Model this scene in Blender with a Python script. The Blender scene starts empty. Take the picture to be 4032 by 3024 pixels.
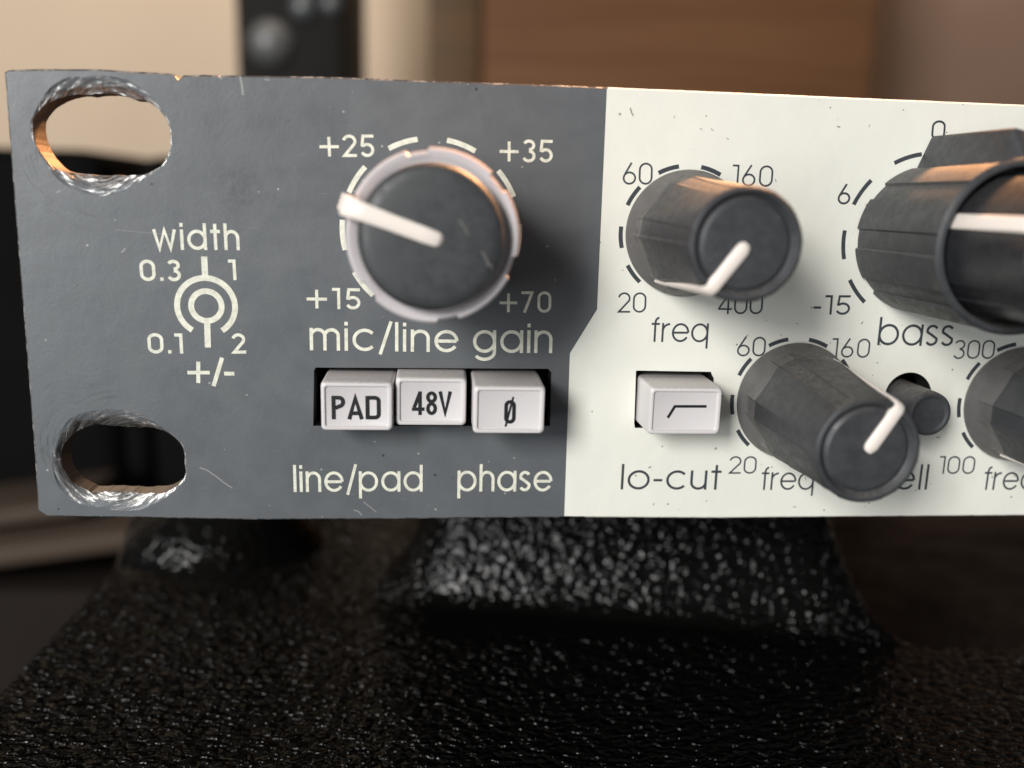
import bpy, bmesh, math, random
from math import sin, cos, pi, radians as rad
from mathutils import Vector, Matrix, noise
from mathutils.geometry import delaunay_2d_cdt
random.seed(7)
S = 0.001                       # everything below is written in millimetres
sc = bpy.context.scene

# ------------------------------------------------------------------ camera
CX, CD, CZ, PITCH, YAW, ROLL, FPX = 40.299227, 88.378675, 11.07913, 0.204543, 0.083352, 0.026632, 3459.841
def cam_axes():
    cp, sp, cy, sy = cos(PITCH), sin(PITCH), cos(YAW), sin(YAW)
    f = Vector((sy*cp, cy*cp, -sp)); r = Vector((cy, -sy, 0)); u = r.cross(f)
    c, s = cos(ROLL), sin(ROLL)
    return r*c + u*s, u*c - r*s, f
RT, UP, FW = cam_axes()
CAM = Vector((CX, -CD, CZ))
cd = bpy.data.cameras.new('camera'); cam = bpy.data.objects.new('camera', cd); sc.collection.objects.link(cam)
cam.matrix_world = Matrix.Translation(CAM*S) @ Matrix((RT, UP, -FW)).transposed().to_4x4()
cd.sensor_width = 36; cd.lens = FPX/4032*36
cd.clip_start = 0.005; cd.clip_end = 20
cd.dof.use_dof = True; cd.dof.focus_distance = 0.0895; cd.dof.aperture_fstop = 14.0
sc.camera = cam
def at(px, py, Y=0.0):
    """measurement on the photograph -> (x, z) in mm on the plane y = Y of the unit"""
    d = FW + RT*((px-2016)/FPX) - UP*((py-1512)/FPX)
    p = CAM + d*((Y+CD)/d.y)
    return p.x, p.z
def scale_at(px, py, Y=0.0):
    a, b = at(px, py, Y), at(px+10, py, Y)
    return 10/math.hypot(b[0]-a[0], b[1]-a[1])

# ------------------------------------------------------------------ world, light, exposure
w = bpy.data.worlds.new('World'); sc.world = w; w.use_nodes = True
bg = w.node_tree.nodes['Background']; bg.inputs[0].default_value = (0.97, 0.97, 1.0, 1); bg.inputs[1].default_value = 0.14
def area(name, loc, target, sx, sy, power, col):
    l = bpy.data.lights.new(name, 'AREA'); l.shape = 'RECTANGLE'; l.size = sx; l.size_y = sy; l.energy = power; l.color = col
    o = bpy.data.objects.new(name, l); sc.collection.objects.link(o)
    o.location = loc; o.rotation_euler = (Vector(target)-Vector(loc)).to_track_quat('-Z', 'Y').to_euler()
    return o
area('window_light', (-0.80, -1.15, 0.55), (0.05, 0, 0), 0.40, 0.52, 26.5, (1.0, 0.985, 0.96))
area('sheen_fill_light', (-0.62, -0.95, -0.02), (0.0, 0, 0), 0.35, 0.45, 3.6, (0.90, 0.96, 1.0))  # added fill, not a second window: lifts the sheen on the panel's left
wl_ = area('warm_lamp_light', (0.30, 0.29, 0.42), (0.048, -0.01, 0.01), 0.09, 0.09, 0.27, (1.0, 0.47, 0.20)); wl_.data.spread = rad(20)
area('wall_fill_light', (0.1, 0.36, 0.50), (0.1, 0.90, 0.43), 0.7, 0.25, 3.6, (1.0, 0.86, 0.70))  # added unseen fill that only brightens the back wall, no actual lamp
sc.view_settings.view_transform = 'Standard'; sc.view_settings.look = 'None'
sc.view_settings.exposure = 0.0; sc.view_settings.gamma = 1
sc.cycles.use_denoising = True
sc.cycles.max_bounces = 6; sc.cycles.sample_clamp_indirect = 8

# ------------------------------------------------------------------ helpers
def link(name, me, mats, parent=None, smooth=False, auto=None):
    o = bpy.data.objects.new(name, me); sc.collection.objects.link(o)
    for m in (mats if isinstance(mats, (list, tuple)) else [mats]): me.materials.append(m)
    if parent: o.parent = parent
    if auto is not None:
        me.polygons.foreach_set('use_smooth', [True]*len(me.polygons))
        try: me.set_sharp_from_angle(angle=rad(auto))
        except Exception: pass
    elif smooth: me.polygons.foreach_set('use_smooth', [True]*len(me.polygons))
    return o
def mesh(name, V, F, mats, parent=None, smooth=False, auto=None, mi=None, loc=(0, 0, 0)):
    me = bpy.data.meshes.new(name)
    me.from_pydata([((x-loc[0])*S, (y-loc[1])*S, (z-loc[2])*S) for x, y, z in V], [], F)
    o = link(name, me, mats, parent, smooth, auto)
    if mi: me.polygons.foreach_set('material_index', mi)
    me.update(); o.location = [c*S for c in loc]
    if parent: o.location = [c*S - p for c, p in zip(loc, world_loc(parent))]
    return o
def world_loc(o):
    l = Vector(o.location)
    while o.parent: o = o.parent; l += Vector(o.location)
    return l
def tag(o, label=None, cat=None, group=None, kind=None):
    for k, v in (('label', label), ('category', cat), ('group', group), ('kind', kind)):
        if v: o[k] = v
    return o
def empty(name, loc):
    o = bpy.data.objects.new(name, None); sc.collection.objects.link(o); o.location = [c*S for c in loc]; return o
def recalc(o):
    b = bmesh.new(); b.from_mesh(o.data); bmesh.ops.recalc_face_normals(b, faces=b.faces); b.to_mesh(o.data); b.free(); return o
def rbox(name, x0, x1, y0, y1, z0, z1, r, mats, parent=None, seg=3):
    b = bmesh.new(); bmesh.ops.create_cube(b, size=1)
    for v in b.verts:
        v.co = Vector(((x0+x1)/2+v.co.x*(x1-x0), (y0+y1)/2+v.co.y*(y1-y0), (z0+z1)/2+v.co.z*(z1-z0)))*S
    if r: bmesh.ops.bevel(b, geom=list(b.edges), offset=r*S, segments=seg, profile=0.5, affect='EDGES')
    c = Vector(((x0+x1)/2, (y0+y1)/2, z0))*S
    for v in b.verts: v.co -= c
    me = bpy.data.meshes.new(name); b.to_mesh(me); b.free()
    o = link(name, me, mats, parent, auto=35)
    o.location = c - (world_loc(parent) if parent else Vector())
    return o
def fbm(x, y, z=0, o=3): return noise.fractal(Vector((x, y, z)), 1.0, 2.0, o)

# ------------------------------------------------------------------ materials
class M:
    def __init__(s, name, color=(.5, .5, .5), rough=.5, metal=0, spec=.5, coat=0):
        s.m = bpy.data.materials.new(name); s.m.use_nodes = True; s.t = s.m.node_tree; s.b = s.t.nodes['Principled BSDF']
        s.b.inputs['Base Color'].default_value = (*color, 1); s.b.inputs['Roughness'].default_value = rough
        s.b.inputs['Metallic'].default_value = metal; s.b.inputs['Specular IOR Level'].default_value = spec
        s.b.inputs['Coat Weight'].default_value = coat
        s.tc = s.n('ShaderNodeTexCoord'); s.map = s.n('ShaderNodeMapping'); s.map.inputs['Scale'].default_value = (1000, 1000, 1000)
        s.l(s.tc.outputs['Object'], s.map.inputs['Vector']); s.P = s.map.outputs[0]
    def n(s, t, **k):
        x = s.t.nodes.new(t)
        for a, v in k.items(): setattr(x, a, v)
        return x
    def l(s, a, b): s.t.links.new(a, b)
    def setin(s, x, v):
        if hasattr(v, 'links') or isinstance(v, bpy.types.NodeSocket): s.l(v, x)
        else: x.default_value = v
    def math(s, op, a, b=0.0, c=None, clamp=False):
        x = s.n('ShaderNodeMath', operation=op, use_clamp=clamp); s.setin(x.inputs[0], a); s.setin(x.inputs[1], b)
        if c is not None: s.setin(x.inputs[2], c)
        return x.outputs[0]
    def scaled(s, sx, sy, sz, rot=(0, 0, 0)):
        x = s.n('ShaderNodeMapping'); x.inputs['Scale'].default_value = (sx, sy, sz); x.inputs['Rotation'].default_value = rot; s.l(s.P, x.inputs['Vector']); return x.outputs[0]
    def noise(s, scale, detail=3, rough=.5, vec=None, dist=0):
        x = s.n('ShaderNodeTexNoise'); x.inputs['Scale'].default_value = scale; x.inputs['Detail'].default_value = detail
        x.inputs['Roughness'].default_value = rough; x.inputs['Distortion'].default_value = dist; s.l(vec or s.P, x.inputs['Vector']); return x.outputs['Fac']
    def voro(s, scale, feature='F1', out='Distance', vec=None, rnd=1.0, sm=None):
        x = s.n('ShaderNodeTexVoronoi', feature=feature); x.inputs['Scale'].default_value = scale; x.inputs['Randomness'].default_value = rnd
        if sm is not None: x.inputs['Smoothness'].default_value = sm
        s.l(vec or s.P, x.inputs['Vector']); return x.outputs[out]
    def ramp(s, f, a, b, lo=0.0, hi=1.0):
        x = s.n('ShaderNodeMapRange'); x.interpolation_type = 'SMOOTHSTEP'
        s.l(f, x.inputs[0]); x.inputs[1].default_value = a; x.inputs[2].default_value = b; x.inputs[3].default_value = lo; x.inputs[4].default_value = hi; return x.outputs[0]
    def mix(s, f, a, b):
        x = s.n('ShaderNodeMix', data_type='RGBA'); s.setin(x.inputs[0], f)
        for i, v in ((6, a), (7, b)):
            if isinstance(v, tuple): x.inputs[i].default_value = (*v, 1)
            else: s.l(v, x.inputs[i])
        return x.outputs[2]
    def color(s, c): s.l(c, s.b.inputs['Base Color']); return s
    def rough(s, r): s.l(r, s.b.inputs['Roughness']); return s
    def bump(s, h, strength=.5, dist=.0001):
        x = s.n('ShaderNodeBump'); x.inputs['Strength'].default_value = strength; x.inputs['Distance'].default_value = dist
        s.l(h, x.inputs['Height']); 
        if getattr(s, 'lastb', None): s.l(s.lastb, x.inputs['Normal'])
        s.lastb = x.outputs[0]; s.l(s.lastb, s.b.inputs['Normal']); return s

def specks(m, scale, size, thr, soft=.04):
    """sparse dots: voronoi cells, only some of them (by cell colour) carry a dot"""
    v = m.n('ShaderNodeTexVoronoi'); v.inputs['Scale'].default_value = scale; m.l(m.P, v.inputs['Vector'])
    sep = m.n('ShaderNodeSeparateColor'); m.l(v.outputs['Color'], sep.inputs[0])
    dot = m.ramp(v.outputs['Distance'], size, size+soft, 1, 0)
    sz = m.math('GREATER_THAN', sep.outputs[0], thr)
    return m.math('MULTIPLY', dot, sz)

GREY = (0.104, 0.112, 0.120); CREAM = (0.80, 0.79, 0.69)
def grey_paint():
    m = M('grey_paint', GREY, .42, spec=.5)
    c = m.mix(m.ramp(m.noise(.09, 4, .6), .3, .7), (GREY[0]*.93, GREY[1]*.93, GREY[2]*.93), (GREY[0]*1.08, GREY[1]*1.07, GREY[2]*1.05))
    c = m.mix(m.math('MULTIPLY', specks(m, 1.1, .10, .93), .55), c, (.5, .5, .46))
    c = m.mix(m.math('MULTIPLY', specks(m, .55, .07, .90, .02), .8), c, (.02, .02, .02))
    # dull smudge over the printing near the upper rack slot
    g = m.n('ShaderNodeVectorMath', operation='DISTANCE'); m.l(m.P, g.inputs[0]); g.inputs[1].default_value = (20.8, 0, 11.3)
    sm = m.math('MULTIPLY', m.ramp(g.outputs['Value'], .2, 3.4, 1, 0), m.ramp(m.noise(1.6, 5, .7), .38, .66))
    c = m.mix(m.math('MULTIPLY', sm, .45), c, (.045, .045, .042))
    # dark arcs rubbed into the paint by screw washers
    for (cx, cz, q) in ((8.6, 14.2, 0), (8.9, -14.1, 1)):
        sp = m.n('ShaderNodeSeparateXYZ'); m.l(m.P, sp.inputs[0])
        dx = m.math('MULTIPLY', m.math('SUBTRACT', sp.outputs[0], cx), .80); dz = m.math('SUBTRACT', sp.outputs[2], cz)
        d = m.math('SQRT', m.math('ADD', m.math('MULTIPLY', dx, dx), m.math('MULTIPLY', dz, dz))); th = m.math('ARCTAN2', dz, dx)
        cb = m.n('ShaderNodeCombineXYZ'); m.l(m.math('MULTIPLY', d, 3.2), cb.inputs[0]); m.l(m.math('MULTIPLY', th, 1.4), cb.inputs[1]); cb.inputs[2].default_value = 3.1+q
        a = m.ramp(m.noise(1.0, 4, .6, cb.outputs[0]), .52, .68); left = m.ramp(m.math('MULTIPLY', th, 1.0) if q else m.math('ABSOLUTE', th), .9 if not q else 9, 2.2 if not q else 9.1)
        band = m.math('MULTIPLY', m.ramp(d, 4.2, 5.0), m.ramp(d, 6.2, 7.6, 1, 0))
        k = m.math('MULTIPLY', m.math('MULTIPLY', a, band), m.ramp(dx, 1.0, -3.0))
        c = m.mix(m.math('MULTIPLY', k, .65), c, (.035, .037, .038))
    # fine hairline scratches
    vec = m.scaled(.5, 1, 9, (0, .5, 0)); sc1 = m.ramp(m.noise(.9, 2, .4, vec), .715, .75)
    c = m.mix(m.math('MULTIPLY', sc1, .20), c, (.3, .31, .32))
    m.color(c); m.rough(m.ramp(m.noise(.35, 4, .6), .3, .7, .36, .50))
    m.bump(m.noise(2.6, 3, .55), .25, .00005); m.bump(m.noise(.25, 2), .10, .0006); return m.m
def cream_paint():
    m = M('cream_paint', CREAM, .38, spec=.45)
    c = m.mix(m.ramp(m.noise(.07, 4, .6), .3, .7), (.745, .74, .665), (.785, .775, .695))
    c = m.mix(m.math('MULTIPLY', specks(m, .8, .07, .80, .03), .75), c, (.10, .09, .07))
    c = m.mix(m.math('MULTIPLY', specks(m, .33, .04, .72, .015), .6), c, (.06, .05, .04))
    vec = m.scaled(.35, 1, 3.4, (0, 1.1, 0)); c = m.mix(m.math('MULTIPLY', m.ramp(m.noise(.9, 3, .5, vec), .70, .76), .22), c, (.30, .27, .21))
    c = m.mix(m.math('MULTIPLY', m.ramp(m.noise(.5, 6, .75), .60, .78), .16), c, (.42, .38, .29))
    m.color(c); m.rough(m.ramp(m.noise(.4, 4, .6), .3, .7, .33, .48))
    m.bump(m.noise(2.6, 3, .55), .25, .00006); m.bump(m.noise(.25, 2), .18, .0005); return m.m
def bare_metal():
    """filed countersink: paint remnants outside, bright curved file marks towards the hole (attribute t runs 0..1 inwards)"""
    m = M('bare_aluminium', (.62, .60, .58), .33, metal=1)
    at_ = m.n('ShaderNodeAttribute'); at_.attribute_name = 'sweep'       # (angle, radius, t)
    sp = m.n('ShaderNodeSeparateXYZ'); m.l(at_.outputs['Vector'], sp.inputs[0])
    cb = m.n('ShaderNodeCombineXYZ'); m.l(m.math('MULTIPLY', sp.outputs[0], .42), cb.inputs[0]); m.l(m.math('MULTIPLY_ADD', sp.outputs[0], .75, m.math('MULTIPLY', sp.outputs[1], 3.6)), cb.inputs[1])
    st = m.noise(1.0, 6, .68, cb.outputs[0], .6); n = m.noise(.8, 4, .6)
    metal = m.ramp(m.math('ADD', m.math('ADD', m.math('MULTIPLY', sp.outputs[2], .42), m.math('MULTIPLY', st, .9)), m.math('MULTIPLY', n, .7)), .85, 1.06)
    c = m.mix(m.ramp(st, .40, .66), (.13, .125, .12), (.70, .68, .66))
    c = m.mix(metal, tuple(x*1.1 for x in GREY), c)
    m.color(c); m.rough(m.ramp(st, .35, .65, .50, .32)); m.bump(st, .6, .00018); m.bump(m.noise(4, 3), .3, .00008)
    m.l(m.math('MULTIPLY', metal, .95), m.b.inputs['Metallic']); return m.m
def edge_metal():
    m = M('worn_panel_edge', (.62, .62, .62), .4, metal=.6)
    c = m.mix(m.ramp(m.noise(.7, 5, .7), .46, .62), GREY, (.50, .48, .45)); m.color(c)
    m.bump(m.noise(3, 3), .4, .0001); return m.m
def cream_edge():
    m = M('cream_panel_edge', (.8, .79, .70), .4)
    m.color(m.mix(m.ramp(m.noise(1.1, 5, .7), .55, .66), (.82, .80, .72), (.45, .42, .37))); return m.m
def wall_metal():
    m = M('raw_panel_core', (.38, .33, .29), .42, metal=.85)
    m.color(m.mix(m.noise(2, 4, .7), (.25, .22, .20), (.50, .42, .35))); m.bump(m.noise(3, 4), .4, .0001); return m.m
def ink(name, c, wear=.3):
    m = M(name, c, .45)
    dark = tuple(x*.72 for x in c)
    m.color(m.mix(m.ramp(m.noise(1.5, 4, .6), .3, .75), c, dark)); m.bump(m.noise(4, 2), .2, .00005); return m.m
def knob_plastic(name, c, r0=.34, r1=.55, dust=.35):
    m = M(name, c, .4, spec=.5)
    base = m.mix(m.ramp(m.noise(.6, 4), .3, .7), tuple(x*.9 for x in c), tuple(x*1.1 for x in c))
    nrm = m.n('ShaderNodeNewGeometry'); sep = m.n('ShaderNodeSeparateXYZ'); m.l(nrm.outputs['Normal'], sep.inputs[0])
    d = m.math('MULTIPLY', m.ramp(sep.outputs[2], .45, 1.0), m.ramp(m.noise(2.6, 5, .8), .30, .75))   # dust lying on what faces up
    col = m.mix(m.math('MULTIPLY', d, dust), base, (.30, .26, .21))
    col = m.mix(m.math('MULTIPLY', specks(m, 2.6, .09, .94), .5), col, (.45, .42, .38))
    m.color(col); m.rough(m.ramp(m.noise(1.2, 4, .6), .3, .7, r0, r1)); m.bump(m.noise(7, 3, .6), .18, .00005); return m.m
def white_plastic(name, c=(.76, .72, .70), dust=.5):
    m = M(name, c, .34, spec=.5)
    nrm = m.n('ShaderNodeNewGeometry'); sep = m.n('ShaderNodeSeparateXYZ'); m.l(nrm.outputs['Normal'], sep.inputs[0])
    d = m.math('MULTIPLY', m.ramp(sep.outputs[2], .6, 1.0), m.ramp(m.noise(3.2, 5, .85), .30, .70))
    col = m.mix(m.math('MULTIPLY', d, dust), c, (.34, .29, .24))
    col = m.mix(m.math('MULTIPLY', specks(m, 1.6, .08, .93), .35), col, (.3, .26, .22))
    m.color(col); m.bump(m.noise(5, 3), .25, .00006)
    m.b.inputs['Subsurface Weight'].default_value = .15; m.b.inputs['Subsurface Radius'].default_value = (.0006, .0004, .0003); m.b.inputs['Subsurface Scale'].default_value = 1.0
    return m.m
def leather():
    m = M('black_grained_leather', (.0028, .0026, .0024), .2, spec=.17)
    wob = m.n('ShaderNodeTexNoise'); wob.inputs['Scale'].default_value = .45; wob.inputs['Detail'].default_value = 3; m.l(m.P, wob.inputs['Vector'])
    add = m.n('ShaderNodeVectorMath', operation='MULTIPLY_ADD'); m.l(wob.outputs['Color'], add.inputs[0]); add.inputs[1].default_value = (2.2, 2.2, 2.2); m.l(m.P, add.inputs[2])
    mp = m.n('ShaderNodeMapping'); mp.inputs['Scale'].default_value = (.66, 1.45, .80); m.l(add.outputs[0], mp.inputs['Vector'])
    v = m.voro(1.0, 'SMOOTH_F1', vec=mp.outputs[0], sm=.32)
    m.bump(m.math('MULTIPLY', v, -1.0), 1.0, .00034)
    sy = m.n('ShaderNodeSeparateXYZ'); m.l(m.P, sy.inputs[0]); fz = m.math('MULTIPLY', m.ramp(sy.outputs[1], -1, 5), m.ramp(m.math('ABSOLUTE', m.math('ADD', sy.outputs[0], -26)), 24, 34, 1, 0)); g2 = m.n('ShaderNodeVectorMath', operation='DISTANCE'); cb2 = m.n('ShaderNodeCombineXYZ'); m.l(sy.outputs[0], cb2.inputs[0]); m.l(sy.outputs[1], cb2.inputs[1]); m.l(cb2.outputs[0], g2.inputs[0]); g2.inputs[1].default_value = (-37, 37, 0); fz = m.math('MAXIMUM', fz, m.ramp(g2.outputs['Value'], 15, 20, 1, 0)); m.l(m.ramp(fz, 0, 1, .00098, .00024), m.lastb.node.inputs['Distance']); m.bump(m.noise(2.2, 2, .5), .5, .00010)
    m.color(m.mix(m.math('MULTIPLY', specks(m, 1.1, .04, .93, .02), .8), (.0028, .0026, .0024), (.30, .28, .26)))
    m.rough(m.ramp(m.noise(.8, 4),   .3, .7, .09, .15)); return m.m
def simple(name, c, r=.6, var=.08, scale=.02, bump=0, spec=.5):
    m = M(name, c, r, spec=spec); m.color(m.mix(m.ramp(m.noise(scale, 4), .3, .7), tuple(x*(1-var) for x in c), tuple(x*(1+var) for x in c)))
    if bump: m.bump(m.noise(scale*20, 3), .3, bump)
    return m.m
def wood(name, c1, c2, r=.4):
    m = M(name, c1, r, spec=.12)
    m.color(m.mix(m.ramp(m.noise(.05, 5, .6, m.scaled(.12, 1, 1.3), 1.0), .3, .7), c1, c2)); return m.m

MG, MC, MB, ME, MCE, MW = grey_paint(), cream_paint(), bare_metal(), edge_metal(), cream_edge(), wall_metal()
INKW, INKD, INKB = ink('cream_ink', (.80, .79, .66)), ink('slate_ink', (.052, .060, .070)), ink('black_ink', (.012, .012, .014))
MK = knob_plastic('dark_grey_knob_plastic', (.040, .0415, .045), .42, .6, .42)
MKS = knob_plastic('worn_skirt_plastic', (.10, .096, .094), .3, .5, .3)
MGLOSS = knob_plastic('glossy_black_plastic', (.026, .027, .030), .24, .38, .15)
MWP = white_plastic('button_plastic', (.63, .60, .595)); MPT = white_plastic('pointer_plastic', (.86, .77, .70), .25); MLIL = white_plastic('lilac_ring_plastic', (.60, .555, .56), .1)
MBLK = simple('black_interior', (.006, .006, .006), .7)
ML = leather()

# ------------------------------------------------------------------ the rack unit
unit = empty('rack_preamp', (0, 0, -21.8))
tag(unit, 'scuffed grey and cream rack unit with knobs and push buttons above black leather', 'audio rack unit')

def polar(pts, cx, cz, n):
    """closed traced loop -> radius at n evenly spaced angles"""
    a = sorted(((math.atan2(z-cz, x-cx), math.hypot(x-cx, z-cz)) for x, z in pts))
    a = [(t-2*pi, r) for t, r in a[-3:]] + a + [(t+2*pi, r) for t, r in a[:3]]
    out = []
    for i in range(n):
        t = -pi + 2*pi*i/n
        for k in range(len(a)-1):
            if a[k][0] <= t < a[k+1][0]:
                f = (t-a[k][0])/(a[k+1][0]-a[k][0]); out.append(a[k][1]*(1-f)+a[k+1][1]*f); break
    return out
def crop(pts, ox, oy, s, Y=0): return [at(ox+x*s, oy+y*s, Y) for x, y in pts]

TH = 2.9                                                       # panel thickness
slotA_hole = crop([(355,700),(352,790),(372,900),(430,1040),(500,1130),(565,1200),(640,1250),(740,1268),(900,1280),(1080,1295),(1240,1290),(1420,1295),(1580,1285),(1680,1240),(1770,1180),(1820,1100),(1850,1000),(1850,850),(1835,740),(1790,660),(1720,580),(1640,520),(1540,475),(1420,465),(1340,430),(1240,405),(1120,400),(1000,405),(930,418),(860,405),(760,415),(660,440),(560,485),(480,530),(430,580),(385,640)], 0, 220, .3617)
slotA_out = crop([(340,700),(335,800),(355,920),(420,1060),(500,1165),(560,1270),(640,1355),(760,1435),(900,1490),(1040,1520),(1180,1520),(1340,1480),(1480,1400),(1600,1320),(1700,1250),(1790,1190),(1835,1110),(1868,1000),(1868,850),(1850,730),(1790,620),(1700,500),(1620,410),(1500,330),(1380,260),(1240,230),(1060,225),(880,225),(760,230),(640,280),(540,350),(470,440),(400,560),(360,640)], 0, 220, .3617)
slotB_hole = crop([(520,620),(515,680),(530,760),(560,830),(620,910),(700,955),(770,990),(900,985),(1000,985),(1130,990),(1300,990),(1430,980),(1530,920),(1600,850),(1615,800),(1605,720),(1600,610),(1560,540),(1500,480),(1430,440),(1380,430),(1200,425),(1080,425),(960,420),(880,405),(820,400),(740,415),(660,445),(600,490),(550,550)], 0, 1500, .4521)
slotB_out = crop([(455,650),(460,780),(510,920),(570,1000),(650,1055),(760,1085),(900,1100),(1100,1130),(1250,1115),(1350,1065),(1450,1010),(1540,940),(1612,860),(1630,800),(1620,720),(1614,610),(1580,530),(1510,465),(1440,415),(1350,350),(1260,300),(1120,265),(960,245),(820,260),(700,285),(600,335),(540,420),(480,530)], 0, 1500, .4521)
NA = 168
def slot_rings(hole, out):
    cx = (min(p[0] for p in hole)+max(p[0] for p in hole))/2; cz = (min(p[1] for p in hole)+max(p[1] for p in hole))/2
    rh, ro = polar(hole, cx, cz, NA), polar(out, cx, cz, NA)
    ro = [max(b, a+.08) + .06*fbm(i*.35, 3) for i, (a, b) in enumerate(zip(rh, ro))]
    ro[-1] = ro[0]*.5+ro[-1]*.5
    rh = [a + .035*fbm(i*.5, 9) for i, a in enumerate(rh)]
    return cx, cz, rh, ro
rings = [slot_rings(slotA_hole, slotA_out), slot_rings(slotB_hole, slotB_out)]

top = [(16,285),(34,274),(181,271),(398,272),(506,280),(600,284),(684,290),(690,293),(703,311),(722,296),(800,294),(860,296),(866,301),(874,296),(911,296),(1030,298),(1349,303),(1677,317),(2016,328),(2394,342),(2927,365),(3383,385),(4032,412)]
bot = [(4032,2031),(3300,2036),(2832,2041),(2228,2038),(1914,2041),(1534,2045),(1000,2048),(678,2042),(497,2038),(316,2037),(181,2033),(149,2011)]
left = [(128,1700),(92,1250),(56,800)]
T = [at(*p) for p in top]; Bt = [at(*p) for p in bot]; Lf = [at(*p) for p in left]
sl = (T[-1][1]-T[-3][1])/(T[-1][0]-T[-3][0])
TR = (300.0, T[-1][1]); BR = (300.0, Bt[0][1])
def densify(loop, step, amp, seed, keep_right=True):
    out = []
    for i in range(len(loop)):
        a, b = loop[i], loop[(i+1) % len(loop)]
        n = max(1, int(math.hypot(b[0]-a[0], b[1]-a[1])/step))
        for k in range(n):
            x, z = a[0]+(b[0]-a[0])*k/n, a[1]+(b[1]-a[1])*k/n
            q = amp*fbm(x*.9+seed, z*.9, 1.3, 4) if x < 130 else 0
            out.append((x, z+q if abs(z) > 20.5 else z, ) if abs(z) > 20.5 else (x+q, z))
    return out
outer = densify(T + [TR, BR] + Bt + Lf, .5, .022, 0)
opening = [at(1242,1447),at(2158,1452),at(2171,1466),at(2166,1677),at(1233,1677),at(1236,1460)]
lohole = [at(2504,1461),at(2510,1459),at(2799,1464),at(2804,1478),at(2810,1488),at(2812,1683),at(2500,1685),at(2497,1668),at(2503,1500)]
bc = (at(3575,1560)); brad = 2.6
bellhole = [(bc[0]+brad*cos(2*pi*i/40), bc[1]+brad*sin(2*pi*i/40)) for i in range(40)]
div = [at(2392,338), at(2390,346), at(2351,1218), at(2244,1391), at(2224,2041)]
div[0] = (div[1][0], 30.0); div[-1] = (div[-1][0]-.02, -30.0)

def face_cdt(outer, holes, y, flip=False, divider=None):
    pts, edges = [], []
    def loop(L):
        s = len(pts); pts.extend(Vector(p) for p in L); edges.extend((s+i, s+(i+1) % len(L)) for i in range(len(L)))
    loop(outer)
    for h in holes: loop(h)
    if divider:
        s = len(pts); pts.extend(Vector(p) for p in divider); edges.extend((s+i, s+i+1) for i in range(len(divider)-1))
    v, e, f, _, _, _ = delaunay_2d_cdt(pts, edges, [], 0, 1e-6)
    def inside(p, L):
        c = False; j = len(L)-1
        for i in range(len(L)):
            if (L[i][1] > p[1]) != (L[j][1] > p[1]) and p[0] < (L[j][0]-L[i][0])*(p[1]-L[i][1])/(L[j][1]-L[i][1])+L[i][0]: c = not c
            j = i
        return c
    F, side = [], []
    for t in f:
        g = sum((v[i] for i in t), Vector((0, 0)))/len(t)
        if inside(g, outer) and not any(inside(g, h) for h in holes):
            a, b, c = v[t[0]], v[t[1]], v[t[2]]
            ccw = (b-a).cross(c-a) > 0
            F.append(tuple(t) if ccw != flip else tuple(reversed(t)))
            xd = None
            if divider:
                for k in range(len(divider)-1):
                    (x0, z0), (x1, z1) = divider[k], divider[k+1]
                    if z1 <= g[1] <= z0: xd = x0+(x1-x0)*(z0-g[1])/(z0-z1)
            side.append(1 if xd is not None and g[0] > xd else 0)
    return [(p[0], y, p[1]) for p in v], F, side

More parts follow.
